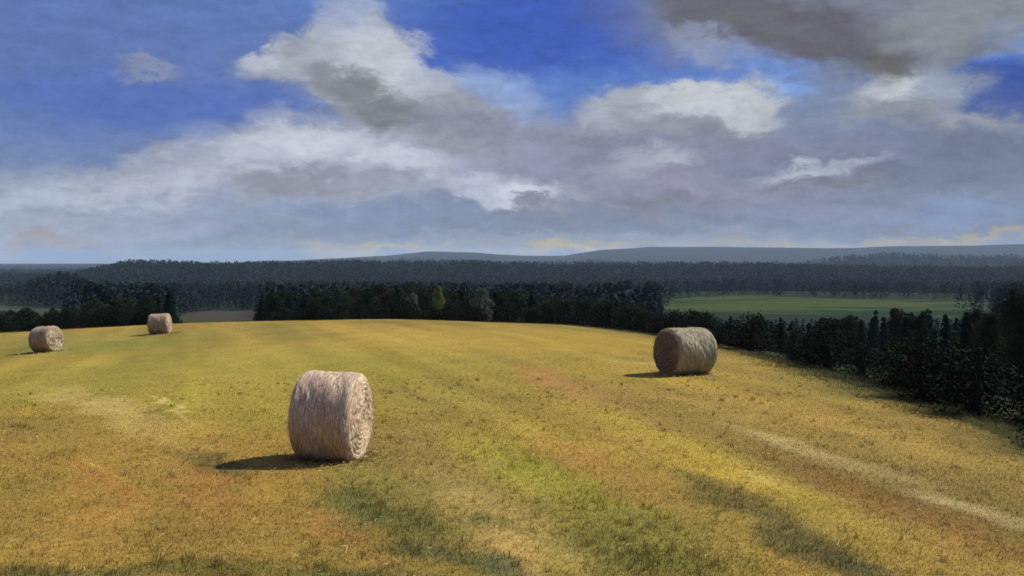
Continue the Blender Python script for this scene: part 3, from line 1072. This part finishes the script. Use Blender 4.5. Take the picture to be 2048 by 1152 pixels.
def strips(P0, P1, P2, width, r):
    """bent flat straws through three points"""
    n = len(P0)
    d = P2 - P0
    s = np.cross(d, r.normal(size=(n, 3)))
    s /= np.linalg.norm(s, axis=1)[:, None] + 1e-9
    s *= (width * r.uniform(0.7, 1.3, n))[:, None]
    V = np.stack([P0 - s, P0 + s, P1 - s, P1 + s, P2 - s * .7, P2 + s * .7], 1).reshape(-1, 3)
    b = (np.arange(n) * 6)[:, None]
    Fc = np.concatenate([b + np.array([[0, 1, 3, 2]]), b + np.array([[2, 3, 5, 4]])])
    return V, Fc

def make_bale(seed, Rb=0.75, Lb=1.25, nstraw=9000, sag=0.03, width=0.0028, side=None, end=None, strand=None):
    r = np.random.default_rng(seed)
    vn = ValueNoise(seed)
    NT_, NL = 200, 60
    def prof(th, u):
        """radius of the roll at an angle and a place along its length"""
        lump = 0.030 * vn(np.cos(th) * 2 + 7, u * 3 + np.sin(th) * 2) + 0.013 * vn(np.cos(th) * 7 + 31, u * 9 + np.sin(th) * 7)
        ridg = 0.007 * vn(u * 34 + 3, np.cos(th) * 1.5 + np.sin(th) + 11)
        rad_ = Rb + lump + ridg
        shoulder = np.clip((np.abs(u) - 0.82) / 0.18, 0, 1)
        rad_ = rad_ - 0.085 * shoulder ** 2.2
        return rad_
    th = np.linspace(0, 2 * np.pi, NT_, endpoint=False)
    u = np.linspace(-1, 1, NL)
    TH, U = np.meshgrid(th, u)
    rd = prof(TH, U)
    def squash(y, z):
        low = np.clip((-z - 0.62 * Rb) / (0.38 * Rb), 0, 1)
        return y * (1 + 0.06 * low), np.where(z < -Rb + sag, -Rb + sag + (z + Rb - sag) * 0.2, z)
    y, z = squash(rd * np.cos(TH), rd * np.sin(TH))
    V = np.stack([U * Lb / 2, y, z], -1).reshape(-1, 3)
    i = np.arange(NL - 1)[:, None]; j = np.arange(NT_)[None, :]
    Q = np.stack([i * NT_ + j, (i + 1) * NT_ + j, (i + 1) * NT_ + (j + 1) % NT_, i * NT_ + (j + 1) % NT_], -1).reshape(-1, 4)[:, ::-1]
    root = empty('hay_bale')
    mesh_obj('straw_roll', V, Q, side or m_side, root, smooth=True)
    # ends: the coil of the roll, slightly domed and ridged
    for s in (-1, 1):
        NRr = 34
        fr = np.linspace(1, 0.0, NRr)
        rim = prof(th, np.full_like(th, s * 1.0))
        TH2, FR = np.meshgrid(th, fr)
        RD = rim[None, :] * FR
        coil = np.sin(2 * np.pi * (FR * 9 + TH2 / (2 * np.pi))) * 0.016 * np.clip((1 - FR) * 6, 0, 1)
        dome = 0.035 * (1 - FR ** 2) + 0.05 * (vn(np.cos(TH2) * FR * 5 + 50 + s * 9, np.sin(TH2) * FR * 5 + 20)) * np.clip((1 - FR) * 8, 0, 1)
        rough = 0.03 * vn(np.cos(TH2) * FR * 17 + 90, np.sin(TH2) * FR * 17 + 60 + s) * np.clip((1 - FR) * 8, 0, 1)
        y, z = squash(RD * np.cos(TH2), RD * np.sin(TH2))
        Vx = s * (Lb / 2 + dome + coil + rough)
        V = np.stack([Vx, y, z], -1).reshape(-1, 3)
        i = np.arange(NRr - 1)[:, None]
        Q = np.stack([i * NT_ + j, (i + 1) * NT_ + j, (i + 1) * NT_ + (j + 1) % NT_, i * NT_ + (j + 1) % NT_], -1).reshape(-1, 4)
        if s < 0:
            Q = Q[:, ::-1]
        mesh_obj('end_face', V, Q, end or m_end, root, smooth=True)
    # straws lying round the roll and standing off it
    n = nstraw
    t0 = r.uniform(0, 2 * np.pi, n); uu = r.uniform(-1, 1, n)
    ln = r.uniform(0.05, 0.16, n); du = r.normal(0, 0.05, n); lift = np.abs(r.normal(0, 0.007, n))
    sg = r.choice([-1, 1], n)
    def onroll(t, u_, off):
        rr_ = prof(t, np.clip(u_, -1, 1)) + off
        y, z = squash(rr_ * np.cos(t), rr_ * np.sin(t))
        return np.stack([np.clip(u_, -1.02, 1.02) * Lb / 2, y, z], -1)
    dt = sg * ln / Rb
    A_ = onroll(t0, uu, 0.0); B_ = onroll(t0 + dt * 0.5, uu + du * 0.5, 0.003 + lift * 0.6); C_ = onroll(t0 + dt, uu + du, lift * 1.5)
    V1, F1 = strips(A_, B_, C_, width, r)
    ne = nstraw // 4
    parts = [(V1, F1)]
    for s in (-1, 1):
        fr = np.sqrt(r.uniform(0.01, 1, ne)) * (Rb - 0.06); t0 = r.uniform(0, 2 * np.pi, ne)
        dt = r.uniform(0.05, 0.2, ne) / np.maximum(fr, 0.12) * r.choice([-1, 1], ne)
        lift = np.abs(r.normal(0, 0.018, ne))
        def onend(t, f, off):
            return np.stack([s * (Lb / 2 + 0.030 * (1 - (f / Rb) ** 2) + off), f * np.cos(t), f * np.sin(t)], -1)
        parts.append(strips(onend(t0, fr, 0.0), onend(t0 + dt / 2, fr + r.normal(0, .01, ne), 0.012 + lift * .6), onend(t0 + dt, fr + r.normal(0, .03, ne), lift * 1.6), width, r))
    V, Fc = join(parts)
    o = mesh_obj('loose_straw', V, Fc, strand or m_strand, root)
    return root

BALES = [
    # foot of the bale, which way the axis turns, tilt, radius, length, label, straws
    ((664, 917), R(-9), R(3), 0.76, 1.04, 'largest straw bale in the foreground, its pale coiled end turned to the right', 2600, .0018),
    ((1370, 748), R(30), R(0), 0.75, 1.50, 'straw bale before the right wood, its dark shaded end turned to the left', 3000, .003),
    ((320, 668), R(2), R(2), 0.72, 1.30, 'small far straw bale at the crest below the wood, lit on top', 1600, .005),
    ((93, 704), R(-20), R(0), 0.72, 1.25, 'small far straw bale nearest the left edge, its round pale end turned to the right', 1600, .005),
]
for i, (pp, rz, tilt, Rb, Lb, lab, ns, wd) in enumerate(BALES):
    gx_, gy_, gz_ = ground_at(*pp)
    b = make_bale(100 + i, Rb, Lb, ns, width=wd, side=(None, m_side_old, m_side_tan, m_side_tan)[i], end=(None, m_end_shade, m_end_tan, m_end_tan)[i], strand=m_weathered if i else None)
    b.location = (gx_, gy_, gz_ + Rb - 0.03 - 0.25 * math.sin(tilt))
    e = 0.4
    ax = np.array([math.cos(rz), math.sin(rz)])
    za = float(height(np.array([gx_ + ax[0] * e]), np.array([gy_ + ax[1] * e]))[0])
    zb = float(height(np.array([gx_ - ax[0] * e]), np.array([gy_ - ax[1] * e]))[0])
    b.rotation_euler = (0, -math.atan2(za - zb, 2 * e) + tilt, rz)
    tag(b, lab, 'hay bale', 'round straw bales on the mown field')
    print('bale', i, round(gx_, 2), round(gy_, 2), round(gz_, 2))

# ------------------------------------------------------------------ stubble and grass
m_grass, T, out = new_mat('stubble')
gc, flat = field_colour(T)
geo = T.node('ShaderNodeNewGeometry')
gc = T.mix(0.9, gc, T.mix(geo.outputs['Random Per Island'], (0.92, 0.92, 0.92, 1), (1.20, 1.18, 1.15, 1)), 'MULTIPLY')
diffuse(T, out, gc, 0.8, 0.1, translucent=0.25)

def grass(name, n, r0, r1, hmin, hmax, wid, seed, power):
    r = np.random.default_rng(seed)
    p = r.uniform(-160, 2208, n)
    q = r.random(n)
    if power == 0:
        d = r0 * (r1 / r0) ** q
    else:
        d = (r0 ** power + (r1 ** power - r0 ** power) * q) ** (1 / power)
    X = (p - 1024) / F * d; Y = d.copy()
    sd = poly_sd(X, Y)[0]
    keep = sd < 2.6
    X, Y, d, sd = X[keep], Y[keep], d[keep], sd[keep]
    tone, tall = field_rgb(X, Y)
    m = len(X)
    Z = height(X, Y)
    tall = tall * (1 - 0.80 * sstep(16, 50, d))
    wild = sstep(-1.6, 1.2, sd + 1.6 * fbm(X, Y, 2.5, 3))
    tone = tone * (1 - wild[:, None]) + np.array(lin((58, 60, 32))) * wild[:, None]
    tall = tall + 2.6 * wild
    H = r.uniform(hmin, hmax, m) * tall * (0.8 + 0.8 * np.clip(fbm(X, Y, 1.3, 2) + 0.3, 0, 1))
    a = r.uniform(0, 2 * np.pi, m)
    w = wid * np.maximum(1, d / 16.0) * r.uniform(0.6, 1.4, m)
    lean = r.normal(0, 1.0, (m, 2)) * H[:, None]
    dx, dy = np.cos(a) * w, np.sin(a) * w
    V = np.stack([np.stack([X - dx, Y - dy, Z - 0.01], -1), np.stack([X + dx, Y + dy, Z - 0.01], -1),
                  np.stack([X + dx * .7 + lean[:, 0] * .4, Y + dy * .7 + lean[:, 1] * .4, Z + H * .6], -1),
                  np.stack([X - dx * .7 + lean[:, 0] * .4, Y - dy * .7 + lean[:, 1] * .4, Z + H * .6], -1),
                  np.stack([X + lean[:, 0] * 1.2, Y + lean[:, 1] * 1.2, Z + H], -1)], 1).reshape(-1, 3)
    b = (np.arange(m) * 5)[:, None]
    o = mesh_obj(name, V, [b + np.array([[0, 1, 2, 3]]), b + np.array([[3, 2, 4]])], m_grass)
    set_tone(o.data, np.repeat(tone, 5, axis=0))
    tag(o, 'short mown grass and straw stubble covering the field', 'grass', kind='stuff')
    return o
grass('grass', 420000, 9.0, 104.0, 0.014, 0.044, 0.0036, 11, 0.2)

def tufts(name, X, Y, H, per, wid, seed, label, green):
    r = np.random.default_rng(seed)
    n = len(X)
    tone, tall = field_rgb(X, Y)
    tone = tone * (1 - green) + np.array(lin((92, 100, 44))) * green
    cx = np.repeat(X, per) + r.normal(0, 0.035, n * per); cy = np.repeat(Y, per) + r.normal(0, 0.035, n * per)
    z = np.repeat(height(X, Y), per) - 0.01
    h = np.repeat(H, per) * r.uniform(0.45, 1.15, n * per)
    a = r.uniform(0, 6.283, n * per)
    w = wid * np.maximum(1, np.repeat(Y, per) / 16) * r.uniform(0.6, 1.3, n * per)
    o1 = r.normal(0, 0.30, (n * per, 2)) * h[:, None]
    base = np.stack([cx, cy, z], -1)
    mid = base + np.stack([o1[:, 0] * .5, o1[:, 1] * .5, h * .6], -1)
    tip = base + np.stack([o1[:, 0] * 1.6, o1[:, 1] * 1.6, h], -1)
    sd_v = np.stack([np.cos(a) * w, np.sin(a) * w, np.zeros(n * per)], -1)
    V = np.stack([base - sd_v, base + sd_v, mid + sd_v * .75, mid - sd_v * .75, tip], 1).reshape(-1, 3)
    b = (np.arange(n * per) * 5)[:, None]
    o = mesh_obj(name, V, [b + np.array([[0, 1, 2, 3]]), b + np.array([[3, 2, 4]])], m_grass)
    set_tone(o.data, np.repeat(tone, per * 5, axis=0))
    tag(o, label, 'grass', kind='stuff')

r = np.random.default_rng(31)
n = 3800
p = r.uniform(-100, 2150, n); d = 9.3 * (34 / 9.3) ** r.random(n)
tx, ty = (p - 1024) / F * d, d
tl = field_rgb(tx, ty)[1]
ok = (poly_sd(tx, ty)[0] < -0.3) & (r.random(n) < np.clip((tl - 0.75) * 1.0, 0.10, 1))
tufts('grass', tx[ok], ty[ok], r.uniform(0.05, 0.13, ok.sum()) * np.clip(tl[ok], .8, 1.5), 14, 0.0035, 32, 'scattered taller tufts of grass left standing in the mown field', 0.12)
bx_, by_ = [], []
for b in [o for o in COL.objects if o.name.startswith('hay_bale')]:
    c, s_ = math.cos(b.rotation_euler[2]), math.sin(b.rotation_euler[2])
    for k in range(110):
        u = r.uniform(-0.72, 0.72); v = r.choice([-1, 1]) * r.uniform(0.22, 0.5)
        if r.random() < 0.25:
            u = r.choice([-1, 1]) * r.uniform(0.56, 0.72); v = r.uniform(-0.4, 0.4)
        bx_.append(b.location.x + u * c - v * s_); by_.append(b.location.y + u * s_ + v * c)
bx_ = np.array(bx_); by_ = np.array(by_)
tufts('grass', bx_, by_, r.uniform(0.05, 0.12, len(bx_)), 10, 0.0035, 33, 'grass pushed up round the feet of the straw bales', 0.15)

r = np.random.default_rng(23)
sx, sy = [], []
for b in [o for o in COL.objects if o.name.startswith('hay_bale')]:
    n = 500
    a = r.uniform(0, 6.283, n); q = 0.55 + np.abs(r.normal(0, 0.45, n))
    sx.append(b.location.x + q * np.cos(a)); sy.append(b.location.y + q * np.sin(a))
n = 3500
p = r.uniform(-100, 2150, n); d = 9.5 * (40 / 9.5) ** r.random(n)
sx.append((p - 1024) / F * d); sy.append(d)
sx = np.concatenate(sx); sy = np.concatenate(sy)
ok = poly_sd(sx, sy)[0] < -0.5
sx, sy = sx[ok], sy[ok]
n = len(sx)
a = r.uniform(0, 6.283, n); ln = r.uniform(0.05, 0.15, n)
P0 = np.stack([sx, sy, height(sx, sy) + 0.012], -1)
x2, y2 = sx + ln * np.cos(a), sy + ln * np.sin(a)
P2 = np.stack([x2, y2, height(x2, y2) + r.uniform(0.012, 0.06, n)], -1)
P1 = (P0 + P2) / 2; P1[:, 2] += r.uniform(0.0, 0.03, n)
V, Fc = strips(P0, P1, P2, 0.0028 * np.maximum(1, np.hypot(sx, sy) / 16), r)
tag(mesh_obj('straw', V, Fc, m_strewn), 'loose pale straws strewn about the bales and the mown field', 'straw', kind='stuff')

# ------------------------------------------------------------------ air
m_haze = bpy.data.materials.new('haze')
m_haze.use_nodes = True
m_haze.node_tree.nodes.clear()
H_ = NT(m_haze.node_tree)
ho = H_.node('ShaderNodeOutputMaterial')
pv = H_.node('ShaderNodeVolumePrincipled')
pv.inputs['Color'].default_value = (0.62, 0.82, 1.0, 1)
pv.inputs['Density'].default_value = 0.00006
pv.inputs['Anisotropy'].default_value = 0.1
H_.l.new(pv.outputs[0], ho.inputs['Volume'])
lo = float(verts[:, 2].min()) - 1.0
hi = float(verts[:, 2].max()) + 25.0
B = 16500.0
hv = np.array([(x, y, z) for z in (lo, hi) for (x, y) in ((-B, -B), (B, -B), (B, B), (-B, B))])
hf_ = np.array([(3, 2, 1, 0), (4, 5, 6, 7), (0, 1, 5, 4), (1, 2, 6, 5), (2, 3, 7, 6), (3, 0, 4, 7)])
hz = mesh_obj('haze', hv, hf_, m_haze)
hz['kind'] = 'stuff'
